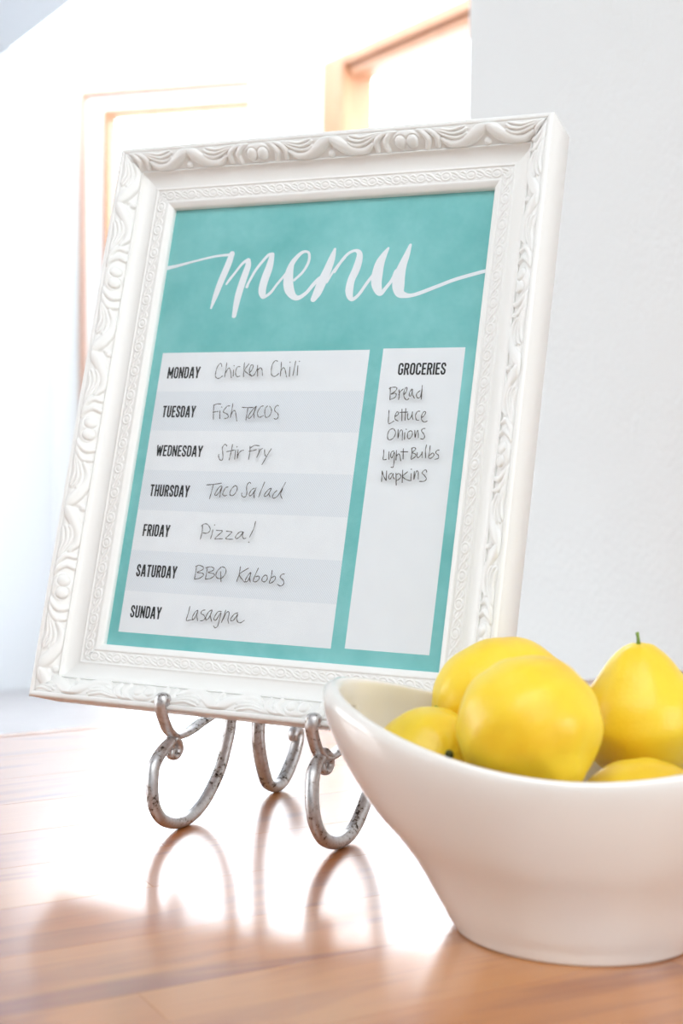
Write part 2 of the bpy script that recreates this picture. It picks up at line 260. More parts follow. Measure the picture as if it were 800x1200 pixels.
    'groceries5': '147.36,97.93 147.58,95.29 147.73,92.44|147.48,97.71 148.50,95.32 150.05,93.16|149.77,97.98 150.18,93.16|152.69,96.95 151.42,96.04 151.42,94.29 152.38,94.09 153.41,96.74 153.64,95.00 154.57,93.92|154.99,97.00 155.89,90.89|155.34,96.13 156.63,96.82 157.88,95.31 156.80,93.76 155.51,93.07|158.37,98.61 158.92,92.28|161.09,97.79 158.86,95.55 160.43,94.06 162.83,93.25|163.17,96.96 163.37,93.26|162.89,99.14|164.71,98.09 164.92,93.95 165.36,96.58 166.04,98.42 166.84,97.48 167.26,94.23|171.25,97.79 170.99,98.79 169.86,98.76 168.91,97.31 170.17,96.25 171.52,94.55 170.56,93.22 168.09,93.03',
    'menu': '-10.88,210.16,2.73 -2.77,212.05,2.58 6.17,213.58,1.82 18.16,216.10,1.29 30.08,218.22,1.36 41.29,218.84,1.67|40.28,219.11,3.48 38.90,212.82,4.09 35.98,203.25,3.94 33.94,195.15,3.18 32.33,187.94,1.21|39.71,201.63,1.21 41.29,204.17,1.67 43.91,207.78,1.51 47.82,213.19,1.67 51.07,215.28,1.97|51.38,214.82,2.73 51.49,211.18,3.79 49.79,203.48,4.24 48.16,193.96,4.09 47.54,183.12,2.73|52.80,199.57,1.82 53.58,202.12,1.51 56.49,208.64,1.67 59.69,213.30,1.67 63.01,217.22,1.82 65.47,217.99,1.97|65.56,217.47,2.88 64.84,210.51,4.54 63.28,203.96,4.85 62.56,198.13,4.70 63.24,194.82,3.94 64.25,193.33,1.97 67.93,195.76,1.67 71.09,200.39,1.51 74.98,205.35,1.67 76.31,206.75,2.27|81.21,202.42,1.51 85.54,206.75,1.51 88.18,212.09,1.67 88.14,216.46,1.51 86.48,218.35,1.36 83.48,217.91,1.97 80.46,214.97,2.58 78.30,211.42,3.33 77.53,206.34,5.00 77.77,201.24,5.91 79.21,196.83,5.45 82.23,193.12,3.64 85.41,192.30,2.58 89.57,195.04,2.12 93.40,199.95,2.27 96.01,202.74,2.27|102.92,219.04,1.51 101.91,214.03,3.79 100.21,207.61,4.85 97.85,200.51,5.45 96.04,194.83,5.00 94.29,191.30,3.48|100.87,200.40,1.06 103.16,205.34,1.36 105.61,209.19,1.51 109.40,214.06,1.67|104.55,206.12,1.51 105.70,208.59,1.67 108.41,213.15,1.67 111.33,216.25,1.67 114.85,217.67,1.67 117.40,216.33,2.88 117.93,213.09,3.94 117.02,207.41,4.54 114.94,201.08,4.39 114.63,195.40,4.54 115.67,191.68,3.33 117.52,190.56,2.12 120.48,193.08,1.82 124.07,198.97,1.82 127.11,203.46,1.82|133.88,218.07,1.36 132.02,214.60,3.33 130.13,209.71,5.30 129.45,203.37,6.21 129.83,198.41,5.76 131.63,194.26,4.09 133.20,193.37,2.58 135.36,196.10,1.97 138.38,200.56,1.97 139.94,205.07,2.27|146.14,219.26,1.67 144.88,214.02,3.33 143.23,208.46,4.70 142.17,202.88,6.36 142.26,197.26,6.82 143.66,193.16,5.15 146.71,191.67,3.03 150.28,191.55,2.12 155.07,192.78,2.12 165.14,196.45,1.97 175.14,199.88,1.97 195.73,204.90,1.97',
}
WORDS = [('MONDAY', 11.23, 147.85, 31.61, 154.41), ('TUESDAY', 11.78, 125.77, 32.52, 132.31), ('WEDNESDAY', 11.9, 103.9, 40.68, 110.12), ('THURSDAY', 11.81, 81.63, 36.4, 88.12), ('FRIDAY', 11.45, 59.65, 28.07, 66.21), ('SATURDAY', 11.35, 37.63, 36.28, 44.25), ('SUNDAY', 11.68, 15.55, 30.64, 22.1), ('GROCERIES', 148.15, 148.83, 174.02, 155.18)]
# ------------------------------------------------------------------ room (house grid: E1 along the counter, E2 away from it)
E1 = Vector((0.875, 0.4841, 0)).normalized(); E2 = Vector((-0.4841, 0.875, 0)).normalized()
def P2(x, y, z=0.0): return Vector((x, y, z))
CEIL = 2.546
def structure(o): o['kind'] = 'structure'; return o
def wall_panel(name, a, b, z0, z1, th, mat, side=1):
    """vertical slab from a to b; thickness goes to the left of a->b (side=1) or right (-1)"""
    a, b = Vector((a[0], a[1], 0)), Vector((b[0], b[1], 0)); L = (b-a).length
    y0, y1 = (0, th) if side > 0 else (-th, 0)
    return structure(box(name, (0, L, y0, y1, z0, z1), mat, mw=frame_mw(a, b-a)))
room_mw = frame_mw((0, 0, 0), E1)
structure(box('floor', (-7, 5, -4.5, 7.5, -0.1, 0.0), MAT['floor'], mw=room_mw))
# left wall of the bay, seen at the far left
LW = Vector((-1.21, 6.19, 0))
wall_panel('wall_left', LW-E1*6.0, LW, 0, CEIL+0.1, 0.14, MAT['wall_blue'], 1)
# kitchen shell out of the frame
wall_panel('wall_kitchen_side', LW-E1*6.0-E2*8.6, LW-E1*6.0, 0, CEIL+0.1, 0.14, MAT['wall'], 1)
# bay wall with the glazed door: direction D1
D1 = Vector((0.9453, -0.3261, 0)).normalized()
mwA = frame_mw(LW, D1)                        # local x along the wall, local -y towards the room
LA = 1.085
HEAD = EYE+1.375; HEADI = EYE+1.298
v, f = merge([box_geo(0, 0.137, 0, 0.14, 0, CEIL+0.1), box_geo(0.924, LA+0.1, 0, 0.14, 0, CEIL+0.1), box_geo(0.137, 0.924, 0, 0.14, HEAD, CEIL+0.1)])
structure(mesh_obj('wall_bay', v, f, MAT['wall'], mw=mwA))
d1 = empty('door_1', mw=mwA); structure(d1)
def child(name, b, mat, par, bevel=0.0):
    o = box(name, b, mat, bevel=bevel); o.parent = par; return o
child('outer_jamb', (0.137, 0.153, -0.03, 0.10, 0.0, HEAD), MAT['pine'], d1, 0.002)
child('outer_head', (0.153, 0.924, -0.03, 0.10, HEAD-0.018, HEAD), MAT['pine'], d1, 0.002)
child('white_stile', (0.153, 0.234, -0.012, 0.06, 0.0, HEAD-0.018), MAT['trim'], d1)
child('white_head', (0.234, 0.924, -0.012, 0.06, HEADI, HEAD-0.018), MAT['trim'], d1)
child('inner_stile', (0.234, 0.262, -0.02, 0.06, 0.0, HEADI), MAT['pine'], d1, 0.002)
child('inner_head', (0.262, 0.924, -0.02, 0.06, HEADI-0.03, HEADI), MAT['pine'], d1, 0.002)
child('sill_rail', (0.262, 0.924, -0.02, 0.06, 0.0, 0.10), MAT['trim'], d1)
child('glass_pane', (0.262, 0.924, 0.02, 0.026, 0.10, HEADI-0.03), MAT['window_glass'], d1)
structure(box('trim_1', (0.924, 1.10, -0.10, 0.02, 0, CEIL), MAT['trim'], mw=mwA))       # white post in the bay corner
# side wall with the big wood-framed window: runs from the bay corner towards the camera
WC = Vector((-0.185, 5.836, 0)); D2 = -E2
mwB = frame_mw(WC, D2)                        # local +y is... right of the walk = outside is +y when looking along D2 with up z
# local x of the window's outer left edge
S0 = 0.247; WLEN = 3.0
inside = -1 if (Vector((0, 0, 0))-WC).dot(mwB.to_3x3() @ Vector((0, 1, 0))) > 0 else 1
def yb(a, b):                                 # a,b measured towards the outside
    return (a, b) if inside > 0 else (-b, -a)
def boxB(x0, x1, a, b, z0, z1):
    y0, y1 = yb(a, b); return (x0, x1, y0, y1, z0, z1)
v, f = merge([box_geo(*boxB(-0.1, S0, 0, 0.14, 0, CEIL+0.1)), box_geo(*boxB(S0+WLEN, 8.5, 0, 0.14, 0, CEIL+0.1)),
              box_geo(*boxB(S0, S0+WLEN, 0, 0.14, HEAD, CEIL+0.1)), box_geo(*boxB(S0, S0+WLEN, 0, 0.14, 0, 0.45))])
structure(mesh_obj('wall_right', v, f, MAT['wall'], mw=mwB))
w1 = empty('window_1', mw=mwB); structure(w1)
child('jamb', boxB(S0, S0+0.17, -0.03, 0.10, 0.45, HEAD), MAT['pine'], w1, 0.003)
child('head_casing', boxB(S0+0.17, S0+WLEN, -0.03, 0.02, HEAD-0.042, HEAD), MAT['pine'], w1, 0.003)
child('head_reveal', boxB(S0+0.17, S0+WLEN, -0.008, 0.10, HEAD-0.08, HEAD-0.042), MAT['pine'], w1, 0.003)
child('right_jamb', boxB(S0+WLEN-0.1, S0+WLEN, -0.03, 0.10, 0.45, HEAD-0.08), MAT['pine'], w1, 0.003)
child('sill', boxB(S0+0.17, S0+WLEN-0.1, -0.05, 0.10, 0.45, 0.49), MAT['pine'], w1, 0.003)
child('glass_pane', boxB(S0+0.17, S0+WLEN-0.1, 0.05, 0.056, 0.49, HEAD-0.08), MAT['window_glass'], w1)
# ceiling: kitchen soffit on the left and over the camera, added skylight strip over the bay
SOF = Vector((-1.308, 5.64, 0)); ZS = EYE+1.39
mwS = frame_mw(SOF+E2*1.0, -E2)
ins = -1 if (Vector((-3, 2, 0))-SOF).dot(mwS.to_3x3() @ Vector((0, 1, 0))) > 0 else 1
def boxS(x0, x1, a, b, z0, z1):               # a,b measured from the soffit edge into the kitchen
    return (x0, x1, a, b, z0, z1) if ins < 0 else (x0, x1, -b, -a, z0, z1)
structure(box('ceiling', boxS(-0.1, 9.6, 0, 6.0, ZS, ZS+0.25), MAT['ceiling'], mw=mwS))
SKY_END = 5.0
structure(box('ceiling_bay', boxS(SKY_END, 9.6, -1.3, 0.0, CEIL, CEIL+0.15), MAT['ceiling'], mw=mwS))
w2 = empty('added_skylight', mw=mwS); structure(w2)  # invented skylight: open sky whitens the bay ceiling and the counter's reflection
child('glass_pane', boxS(-0.3, SKY_END, -1.3, 0.0, CEIL+0.06, CEIL+0.066), MAT['window_glass'], w2)
child('added_skylight_curb', boxS(SKY_END-0.05, SKY_END, -1.3, 0.0, CEIL, CEIL+0.12), MAT['trim'], w2)
# back wall of the kitchen behind the camera
wall_panel('wall_back', LW-E1*6.0-E2*8.6, LW+E1*2.2-E2*8.6, 0, CEIL+0.1, 0.14, MAT['wall'], -1)
# partition at the right with the counter against it: its far end is the vertical edge in the picture
PA = Vector((0.1295, 1.571, 0)); PL = 1.3
v, f = merge([box_geo(0, PL, 0, 0.12, 0, ZS+0.05)])
mwP = frame_mw(PA, -E2)
if (Vector((0, 0, 0))-PA).dot(mwP.to_3x3() @ Vector((0, 1, 0))) > 0: v = [(a, -b, c) for a, b, c in v]; f = [tuple(reversed(g)) for g in f]
structure(mesh_obj('wall_front', v, f, MAT['wall'], mw=mwP))

# ------------------------------------------------------------------ kitchen counter of lacquered boards
TOP = EYE-0.2025
PE = Vector((-0.2235, 0.9573, 0))             # on the back edge
mwT = frame_mw(PE+Vector((0, 0, TOP)), E1)    # local x along the boards, local -y towards the camera
ct = empty('kitchen_counter', mw=frame_mw(PE, E1))
tag(ct, 'lacquered wooden counter of narrow boards under the frame and bowl', 'counter')
SL, SR, DEP, BW = -1.15, 0.602, 0.84, 0.056
rows = int((DEP-0.03)/BW)
def board_geo(x0, x1, y0, y1, z0, z1, g=0.00003, c=0.00012):
    x0 += g; x1 -= g; y0 += g; y1 -= g
    V = [(x0, y0, z0), (x1, y0, z0), (x1, y1, z0), (x0, y1, z0), (x0, y0, z1-c), (x1, y0, z1-c), (x1, y1, z1-c), (x0, y1, z1-c),
         (x0+c, y0+c, z1), (x1-c, y0+c, z1), (x1-c, y1-c, z1), (x0+c, y1-c, z1)]
    F = [(0, 3, 2, 1), (8, 9, 10, 11)]
    for a in range(4):
        b = (a+1) % 4; F += [(a, b, 4+b, 4+a), (4+a, 4+b, 8+b, 8+a)]
    return V, F
rnd = random.Random(3)
for k in range(rows):
    y1 = -0.012-k*BW; y0 = y1-BW
    x = SL-rnd.random()*0.3
    while x < SR-0.001:
        L = rnd.uniform(0.38, 0.75); xe = min(x+L, SR)
        if SR-xe < 0.12: xe = SR
        xs = max(x, SL)
        if xe > xs+0.02:
            cxm = (xs+xe)/2; cym = (y0+y1)/2
            V, F = board_geo(xs-cxm, xe-cxm, y0-cym, y1-cym, -0.038, 0)
            o = mesh_obj('board', V, F, MAT['wood%d' % rnd.choice([0, 0, 1, 2])]); o.parent = ct; o.location = (cxm, cym, TOP)
        x = xe
e = box('edge_strip', (SL, SR, -0.0118, 0.0, TOP-0.038, TOP), MAT['wood1'], bevel=0.0012); e.parent = ct
e = box('edge_strip', (SL, SR, -0.012-rows*BW-0.012, -0.012-rows*BW-0.0002, TOP-0.038, TOP), MAT['wood1'], bevel=0.0012); e.parent = ct
e = box('cabinet_base', (SL+0.04, SR, -0.012-rows*BW+0.03, -0.05, 0.0, TOP-0.0385), MAT['trim']); e.parent = ct

# ------------------------------------------------------------------ picture frame
FA = Vector((0.90342258, -0.42875127, 0)); FB = Vector((0.11898904, 0.25072203, 0.96071852)); FN = Vector((-0.41190928, -0.8679348, 0.27752464))
FO = Vector((-0.12511376, 0.77021945, -0.11433641+EYE))
FM = Matrix((FA, FB, FN)).transposed().to_4x4(); FM.translation = FO     # local x right, y up, z out of the picture; metres
W, H = 0.190, 0.24681
fr = empty('picture_frame', mw=FM)
tag(fr, 'ornate white picture frame holding a turquoise weekly menu, propped on the metal easel', 'picture frame')
MM = 0.001
BANDW = 11.3; HALF = 43.7
def polydist(X, Y, pts):
    """distance and radius fraction to a polyline with per-point radius: returns max of dome profile"""
    out = np.zeros_like(X)
    C = catmull(pts, 4)
    for a, b in zip(C[:-1], C[1:]):
        ax, ay, ar = a; bx, by, br = b
        dx, dy = bx-ax, by-ay; L2 = dx*dx+dy*dy+1e-9
        t = np.clip(((X-ax)*dx+(Y-ay)*dy)/L2, 0, 1)
        d2 = (X-ax-t*dx)**2+(Y-ay-t*dy)**2; r_ = ar+(br-ar)*t
        out = np.maximum(out, np.sqrt(np.clip(1-d2/(r_*r_), 0, 1))*np.minimum(1.0, (r_/2.2))**0.5)
    return out
gs = np.arange(0, HALF+0.16, 0.15); gw = np.arange(0, BANDW+0.1, 0.12)
GX, GW = np.meshgrid(gs, gw, indexing='ij')
def orn_map():
    X, Y = GX, GW; w = BANDW
    h = np.zeros_like(X)
    add = lambda pts, amp: np.maximum(h, amp*polydist(X, Y, [(a, b*w, r) for a, b, r in pts]))
    # central cartouche, its pearls sunk into it
    e_ = np.sqrt(np.clip(1-((X/7.4)**2+((Y-0.50*w)/5.6)**2), 0, 1)); h = np.maximum(h, 1.25*e_**0.7)
    pr = np.sqrt(np.clip(1-(((X-3.3)/3.0)**2+((Y-0.44*w)/3.3)**2), 0, 1))
    ring = np.abs(np.sqrt(((X-3.3)/3.0)**2+((Y-0.44*w)/3.3)**2)-1.08) < 0.10
    h = np.where(ring, h-0.55, h); h = np.maximum(h, np.where(pr > 0, 0.75+1.25*pr, 0))
    # lobed leaf beside it
    h = add([(6.5, 1.0, 1.0), (9.5, 0.80, 1.5), (12.0, 0.45, 1.6), (11.0, 0.10, 1.3)], 1.7)
    h = add([(8.5, 1.0, 1.0), (13.5, 0.82, 1.4), (17.0, 0.52, 1.6), (16.8, 0.14, 1.3)], 1.6)
    # fan ridges at the outer edge
    h = add([(14.5, 0.98, 0.6), (19, 0.90, 0.8), (25, 0.80, 0.9), (30, 0.90, 0.9), (32.0, 0.98, 0.6)], 1.5)
    h = add([(15.5, 0.90, 0.6), (20, 0.76, 0.8), (26, 0.62, 0.9), (31, 0.70, 1.0), (33.0, 0.84, 0.7)], 1.6)
    h = add([(16.5, 0.82, 0.6), (20.5, 0.60, 0.9), (26, 0.43, 1.0), (30.5, 0.46, 1.0), (33, 0.60, 0.7)], 1.6)
    # big smooth acanthus body
    h = add([(19.5, 0.42, 1.0), (24.0, 0.17, 1.9), (30.0, 0.17, 2.4), (36.0, 0.42, 3.1), (40.5, 0.74, 3.2), (43.0, 0.98, 2.0)], 1.75)
    # bead in the notch
    bd = np.sqrt(np.clip(1-(((X-43.7)/1.7)**2+((Y-0.16*w)/1.7)**2), 0, 1)); h = np.maximum(h, 1.5*bd)
    gr = np.exp(-(((X-43.7)/1.1)**2+((Y-0.40*w)/1.8)**2)); h = h-1.1*gr
    # soften
    for _ in range(2):
        hp = np.pad(h, 1, mode='edge'); h = (hp[1:-1, 1:-1]*4+hp[:-2, 1:-1]+hp[2:, 1:-1]+hp[1:-1, :-2]+hp[1:-1, 2:])/8
    return h
ORN = orn_map()
def samp(G, X, Y, dx, dy):
    i = np.clip(X/dx, 0, G.shape[0]-1.001); j = np.clip(Y/dy, 0, G.shape[1]-1.001)
    i0 = i.astype(int); j0 = j.astype(int); a = i-i0; b = j-j0
    return G[i0, j0]*(1-a)*(1-b)+G[i0+1, j0]*a*(1-b)+G[i0, j0+1]*(1-a)*b+G[i0+1, j0+1]*a*b
IP = 13.8; IW = 6.0
gs2 = np.arange(0, IP+0.11, 0.1); gw2 = np.arange(0, IW+0.1, 0.1)
GX2, GW2 = np.meshgrid(gs2, gw2, indexing='ij')
def inner_map():
    X, Y = GX2, GW2-IW/2; h = np.zeros_like(X)
    for s0 in (0.0, IP):
        d = np.sqrt(((X-s0)/2.5)**2+(Y/2.0)**2)
        h = np.maximum(h, 0.62*np.exp(-((d-1.0)/0.20)**2)); h = np.maximum(h, 0.55*np.sqrt(np.clip(1-(d/0.72)**2, 0, 1)))
    add = lambda pts, amp: np.maximum(h, amp*polydist(X, Y, pts)*1.6)
    h = add([(3.0, -2.0, 0.45), (5.4, -1.1, 0.6), (8.4, 1.3, 0.6), (10.8, 2.1, 0.45)], 0.6)
    h = add([(3.2, 0.9, 0.4), (4.6, 1.9, 0.5), (6.2, 1.3, 0.4)], 0.5); h = add([(10.6, -0.9, 0.4), (9.2, -1.9, 0.5), (7.6, -1.3, 0.4)], 0.5)
    h = add([(3.6, -0.4, 0.35), (5.0, 0.3, 0.45), (6.6, 0.9, 0.35)], 0.45); h = add([(10.2, 0.4, 0.35), (8.8, -0.3, 0.45), (7.2, -0.9, 0.35)], 0.45)
    return h
INN = inner_map()
# profile (t outwards, h out of the picture) in mm, then band membership
prof = [(2.0, -14.8, 0), (0.0, -6.0, 0), (0.0, -3.0, 0), (0.0, -0.5, 0), (0.25, 0.0, 0), (1.2, 0.75, 0), (2.4, 1.55, 0), (3.3, 2.05, 0), (3.7, 1.95, 0), (3.95, 1.45, 0)]
for k in range(25):
    u = k/24; prof.append((4.1+5.9*u, 1.55+0.75*u, ('i', u*IW)))
prof += [(10.15, 2.3, 0), (10.35, 2.85, 0), (10.7, 3.0, 0), (11.05, 2.75, 0), (11.3, 2.6, 0)]
for k in range(1, 13):
    u = k/12; a = u*math.pi/2; prof.append((11.3+7.9*math.sin(a)**1.0, 2.6+4.7*(1-math.cos(a)), 0))
prof += [(19.5, 7.55, 0), (19.85, 7.6, 0), (20.05, 7.1, 0)]
for k in range(39):
    u = k/38; prof.append((20.15+8.5*u, 6.9+7.0*math.sin(u*math.pi/2*0.92)/math.sin(math.pi/2*0.92), ('o', u*BANDW)))
prof += [(28.9, 13.6, 0), (29.1, 14.3, 0), (29.6, 14.6, 0), (30.6, 14.6, 0), (31.3, 14.3, 0), (31.8, 13.6, 0), (32.0, 12.9, 0), (31.95, 12.4, 0), (31.55, 12.1, 0), (31.6, 11.7, 0), (31.85, 11.4, 0), (31.85, 0, 0), (31.85, -13.8, 0), (30.9, -14.8, 0), (16, -14.8, 0), (2.0, -14.8, 0)]
PT = np.array([q[0] for q in prof]); PH = np.array([q[1] for q in prof])
tt = np.gradient(PT); hh = np.gradient(PH); nl = np.hypot(tt, hh)+1e-9; NT, NHh = -hh/nl, tt/nl
def rail(L, phase, name, seed):
    ns = int((L*1000+64)/0.42); u = np.linspace(0, 1, ns+1)
    S = u[:, None]*(L*1000+2*PT[None, :])-PT[None, :]
    disp = np.zeros_like(S)
    for j, q in enumerate(prof):
        if not q[2]: continue
        kind, wv = q[2]; s = S[:, j]
        if kind == 'o':
            d = np.abs((s-phase+HALF) % (2*HALF)-HALF); disp[:, j] = samp(ORN, d, np.full_like(d, wv), 0.15, 0.12)
            if wv < 0.5 or wv > BANDW-0.4: disp[:, j] *= 0.4
        else:
            d = (s-phase*0.3) % IP; disp[:, j] = samp(INN, d, np.full_like(d, wv), 0.1, 0.1)
    rg = np.random.default_rng(seed)
    T = PT[None, :]+disp*NT[None, :]; HH = PH[None, :]+disp*NHh[None, :]
    V = np.stack([S, -T, HH], -1).reshape(-1, 3)*MM
    m_ = len(prof); idx = np.arange(ns*m_).reshape(ns, m_)[:, :-1].ravel()
    F = np.stack([idx, idx+1, idx+m_+1, idx+m_], 1)
    return V, F
def rail_obj(L, phase, origin, ang, seed):
    V, F = rail(L, phase, 'frame_rail', seed)
    me = bpy.data.meshes.new('frame_rail'); me.vertices.add(len(V)); me.vertices.foreach_set('co', V.ravel())
    me.loops.add(len(F)*4); me.loops.foreach_set('vertex_index', F.ravel().astype(np.int32))
    me.polygons.add(len(F)); me.polygons.foreach_set('loop_start', np.arange(len(F), dtype=np.int32)*4)
    me.polygons.foreach_set('loop_total', np.full(len(F), 4, dtype=np.int32)); me.polygons.foreach_set('use_smooth', np.ones(len(F), dtype=bool))
    me.update(calc_edges=True); me.validate(); me.materials.append(MAT['frame'])
    o = bpy.data.objects.new('frame_rail', me); COL.objects.link(o); o.parent = fr
    o.location = origin; o.rotation_euler = (0, 0, ang); return o
rail_obj(W, 37.5, (0, 0, 0), 0, 1)                                # bottom
rail_obj(H, 16.5, (W, 0, 0), math.pi/2, 2)                        # right
rail_obj(W, 190-55.8, (W, H, 0), math.pi, 3)                      # top
rail_obj(H, 246.8-202.0, (0, H, 0), -math.pi/2, 4)                # left
g = box('glass_pane', (-0.0018, W+0.0018, -0.0018, H+0.0018, -0.0026, -0.0011), MAT['glass']); g.parent = fr
bk = box('backing_board', (-0.0019, W+0.0019, -0.0019, H+0.0019, -0.0062, -0.0036), MAT['board']); bk.parent = fr
sh = box('menu_sheet', (-0.0019, W+0.0019, -0.0019, H+0.0019, -0.0035, -0.0032), MAT['teal']); sh.parent = fr
def flat_rect(name, x0, x1, y0, y1, z, mat, par):
    cx, cy = (x0+x1)/2, (y0+y1)/2
    o = mesh_obj(name, [((x0-cx), (y0-cy), 0), ((x1-cx), (y0-cy), 0), ((x1-cx), (y1-cy), 0), ((x0-cx), (y1-cy), 0)], [(0, 1, 2, 3)], mat); o.parent = par; o.location = (cx, cy, z); return o
PX0, PX1, PY0, PY1 = 6.0*MM, 130.9*MM, 7.5*MM, 162.6*MM
rh = (PY1-PY0)/7
o = flat_rect('meal_panel', PX0, PX1, PY0, PY1, -0.00318, MAT['paper'], sh)
for k in (1, 3, 5):
    o = flat_rect('meal_row', PX0, PX1, PY1-rh*(k+1), PY1-rh*k, -0.00316, MAT['hatch'], sh)
flat_rect('grocery_panel', 138.4*MM, 183.1*MM, PY0+0.0006, PY1+0.0005, -0.00318, MAT['paper'], sh)

# condensed sans capitals as strokes in a unit-high cell
GL = {
 'A': (.40, ["0,0 .15,1 .25,1 .40,0", ".07,.26 .33,.26"]), 'C': (.34, [".34,.68 .34,.86 .25,1 .09,1 0,.86 0,.14 .09,0 .25,0 .34,.14 .34,.32"]),
 'D': (.34, ["0,0 0,1 .22,1 .34,.86 .34,.14 .22,0 0,0"]), 'E': (.27, [".27,1 0,1 0,0 .27,0", "0,.52 .23,.52"]), 'F': (.26, [".26,1 0,1 0,0", "0,.5 .22,.5"]),
 'G': (.34, [".34,.7 .34,.86 .25,1 .09,1 0,.86 0,.14 .09,0 .25,0 .34,.14 .34,.46 .2,.46"]), 'H': (.34, ["0,0 0,1", ".34,0 .34,1", "0,.5 .34,.5"]), 'I': (0.0, ["0,0 0,1"]),
 'M': (.48, ["0,0 0,1 .24,.25 .48,1 .48,0"]), 'N': (.36, ["0,0 0,1 .36,0 .36,1"]), 'O': (.34, [".09,0 0,.14 0,.86 .09,1 .25,1 .34,.86 .34,.14 .25,0 .09,0"]),
 'R': (.34, ["0,0 0,1 .23,1 .33,.89 .33,.62 .23,.5 0,.5", ".2,.5 .34,0"]), 'S': (.32, [".32,.72 .32,.86 .24,1 .08,1 0,.86 0,.68 .32,.34 .32,.14 .24,0 .08,0 0,.14 0,.3"]),
 'T': (.34, [".17,0 .17,1", "0,1 .34,1"]), 'U': (.34, ["0,1 0,.14 .09,0 .25,0 .34,.14 .34,1"]), 'W': (.56, ["0,1 .13,0 .28,.9 .43,0 .56,1"]), 'Y': (.38, ["0,1 .19,.42 .38,1", ".19,0 .19,.45"]),
}
def seg_strokes(pts, th, z0):
    """one quad per segment with round joints, each a hair above the last"""
    parts = []; z = z0
    for i in range(len(pts)-1):
        a, b = np.array(pts[i]), np.array(pts[i+1]); d = b-a; L = np.hypot(*d)
        if L < 1e-9: continue
        d = d/L; n_ = np.array([-d[1], d[0]])*th/2; z += 3e-7
        parts.append(([(*(a+n_), z), (*(a-n_), z), (*(b-n_), z), (*(b+n_), z)], [(0, 1, 2, 3)]))
        if i:
            z += 3e-7; parts.append(([(a[0]+th/2*math.cos(k*math.pi/6), a[1]+th/2*math.sin(k*math.pi/6), z) for k in range(12)], [tuple(range(12))]))
    return parts, z
TH = 0.145
def word(txt, x0, y0, x1, y1):
    parts = []; gap = TH+0.07; hgt = y1-y0
    nat = sum(GL[c][0] for c in txt); fixed = (len(txt)-1)*gap+TH
    sx = ((x1-x0)/hgt-fixed)/nat; cur = TH/2; z = 0.0
    for ch in txt:
        for st in GL[ch][1]:
            pts = []
            for q in st.split():
                a, b = map(float, q.split(',')); pts.append([x0+(cur+a*sx)*hgt, y0+(TH/2+b*(1-TH))*hgt])
            if pts[0] != pts[-1]:
                for e_, o_ in ((0, 1), (-1, -2)):     # square ends reach the cap line and the base line
                    dx, dy = pts[e_][0]-pts[o_][0], pts[e_][1]-pts[o_][1]
                    if abs(dy) > abs(dx)*1.6 and min(abs(pts[e_][1]-(y0+TH/2*hgt)), abs(pts[e_][1]-(y1-TH/2*hgt))) < 1e-6:
                        L = math.hypot(dx, dy); pts[e_][0] += dx/L*TH/2*hgt; pts[e_][1] += dy/L*TH/2*hgt
                    elif abs(dx) > abs(dy)*2: L = abs(dx); pts[e_][0] += dx/L*TH/2*hgt*(0.9 if e_ == 0 or ch in 'EFT' else 0.0)
            q_, z = seg_strokes([(a*MM, b*MM) for a, b in pts], TH*hgt*MM, z); parts += q_
        cur += GL[ch][0]*sx+gap
    V, F = merge(parts); o = mesh_obj('printed_word', V, F, MAT['ink']); o.parent = sh; o.location = (0, 0, -0.00312)
for args in WORDS: word(*args)
def hand(txt, name, par, z, width, mat):
    parts = []
    for st in txt.split('|'):
        P = [tuple(float(a)*MM for a in q.split(',')) for q in st.split()]
        if len(P) == 1: parts.append(ribbon([P[0], (P[0][0]+0.0001, P[0][1])], [width*1.25]*2, 0)); continue
        if len(P[0]) == 3:
            C = catmull(P, 10); parts.append(ribbon([c[:2] for c in C], [max(c[2], 0.0003) for c in C], len(parts)*3e-5/12))
        else:
            C = catmull(P, 7); parts.append(ribbon([c[:2] for c in C], [width*(0.9+0.2*math.sin(i*0.7)) for i in range(len(C))], 0))
    V, F = merge(parts); o = mesh_obj(name, V, F, mat); o.parent = par; o.location = (0, 0, z); return o
hand(INK['menu'], 'menu_lettering', sh, -0.00312, 0.001, MAT['paper'])
for k_, t_ in INK.items():
    if k_ != 'menu': hand(t_, 'handwritten_note', g, -0.00105, 0.00047, MAT['marker'])

# ------------------------------------------------------------------ easel
FNH = Vector((-0.42875127, -0.90342258, 0))            # horizontal direction the frame faces
PH0 = Vector((-0.08639412, 0.72959123, -0.13708637+EYE))
PH1 = Vector((-0.01042721, 0.69282022, -0.13933249+EYE))
PG = Vector((-0.03624295, 0.82259332, TOP))
ORG = Vector((PH0.x, PH0.y, TOP))
ez = empty('display_easel', loc=ORG)
tag(ez, 'distressed silver metal display easel with curled feet carrying the white frame', 'easel')
def on(P, q):                                          # (sideways, forward, up) in mm from P, relative to the easel's base
    if len(q) == 2: q = (0,)+tuple(q)
    return P+FA*q[0]*MM+FNH*q[1]*MM+Vector((0, 0, q[2]*MM))-ORG
def easel_tube(name, pts, rad, flat=None, seg=12, n=8):
    V, F = tube_geo(pts, rad, seg, n, flat); o = mesh_obj(name, V, F, MAT['pewter'], smooth=True); o.parent = ez; return o
LEGL = [(0, -5.7, -20.1), (0.7, 5.7, -23.9), (1.3, 13.6, -29.0), (2.0, 16.7, -35.4), (2.7, 17.8, -42.9), (3.3, 16.6, -50.3), (4, 10.8, -57.5), (4, -2, -62.5), (4, -16, -62.7), (4, -28.7, -58.4), (4, -38.6, -51.3), (4, -46.8, -42.7), (4, -52.4, -32.6), (4, -56.9, -21.3), (4, -60, 0), (4, -62, 40), (5, -65, 90), (9, -77, 135), (11, -82, 150)]
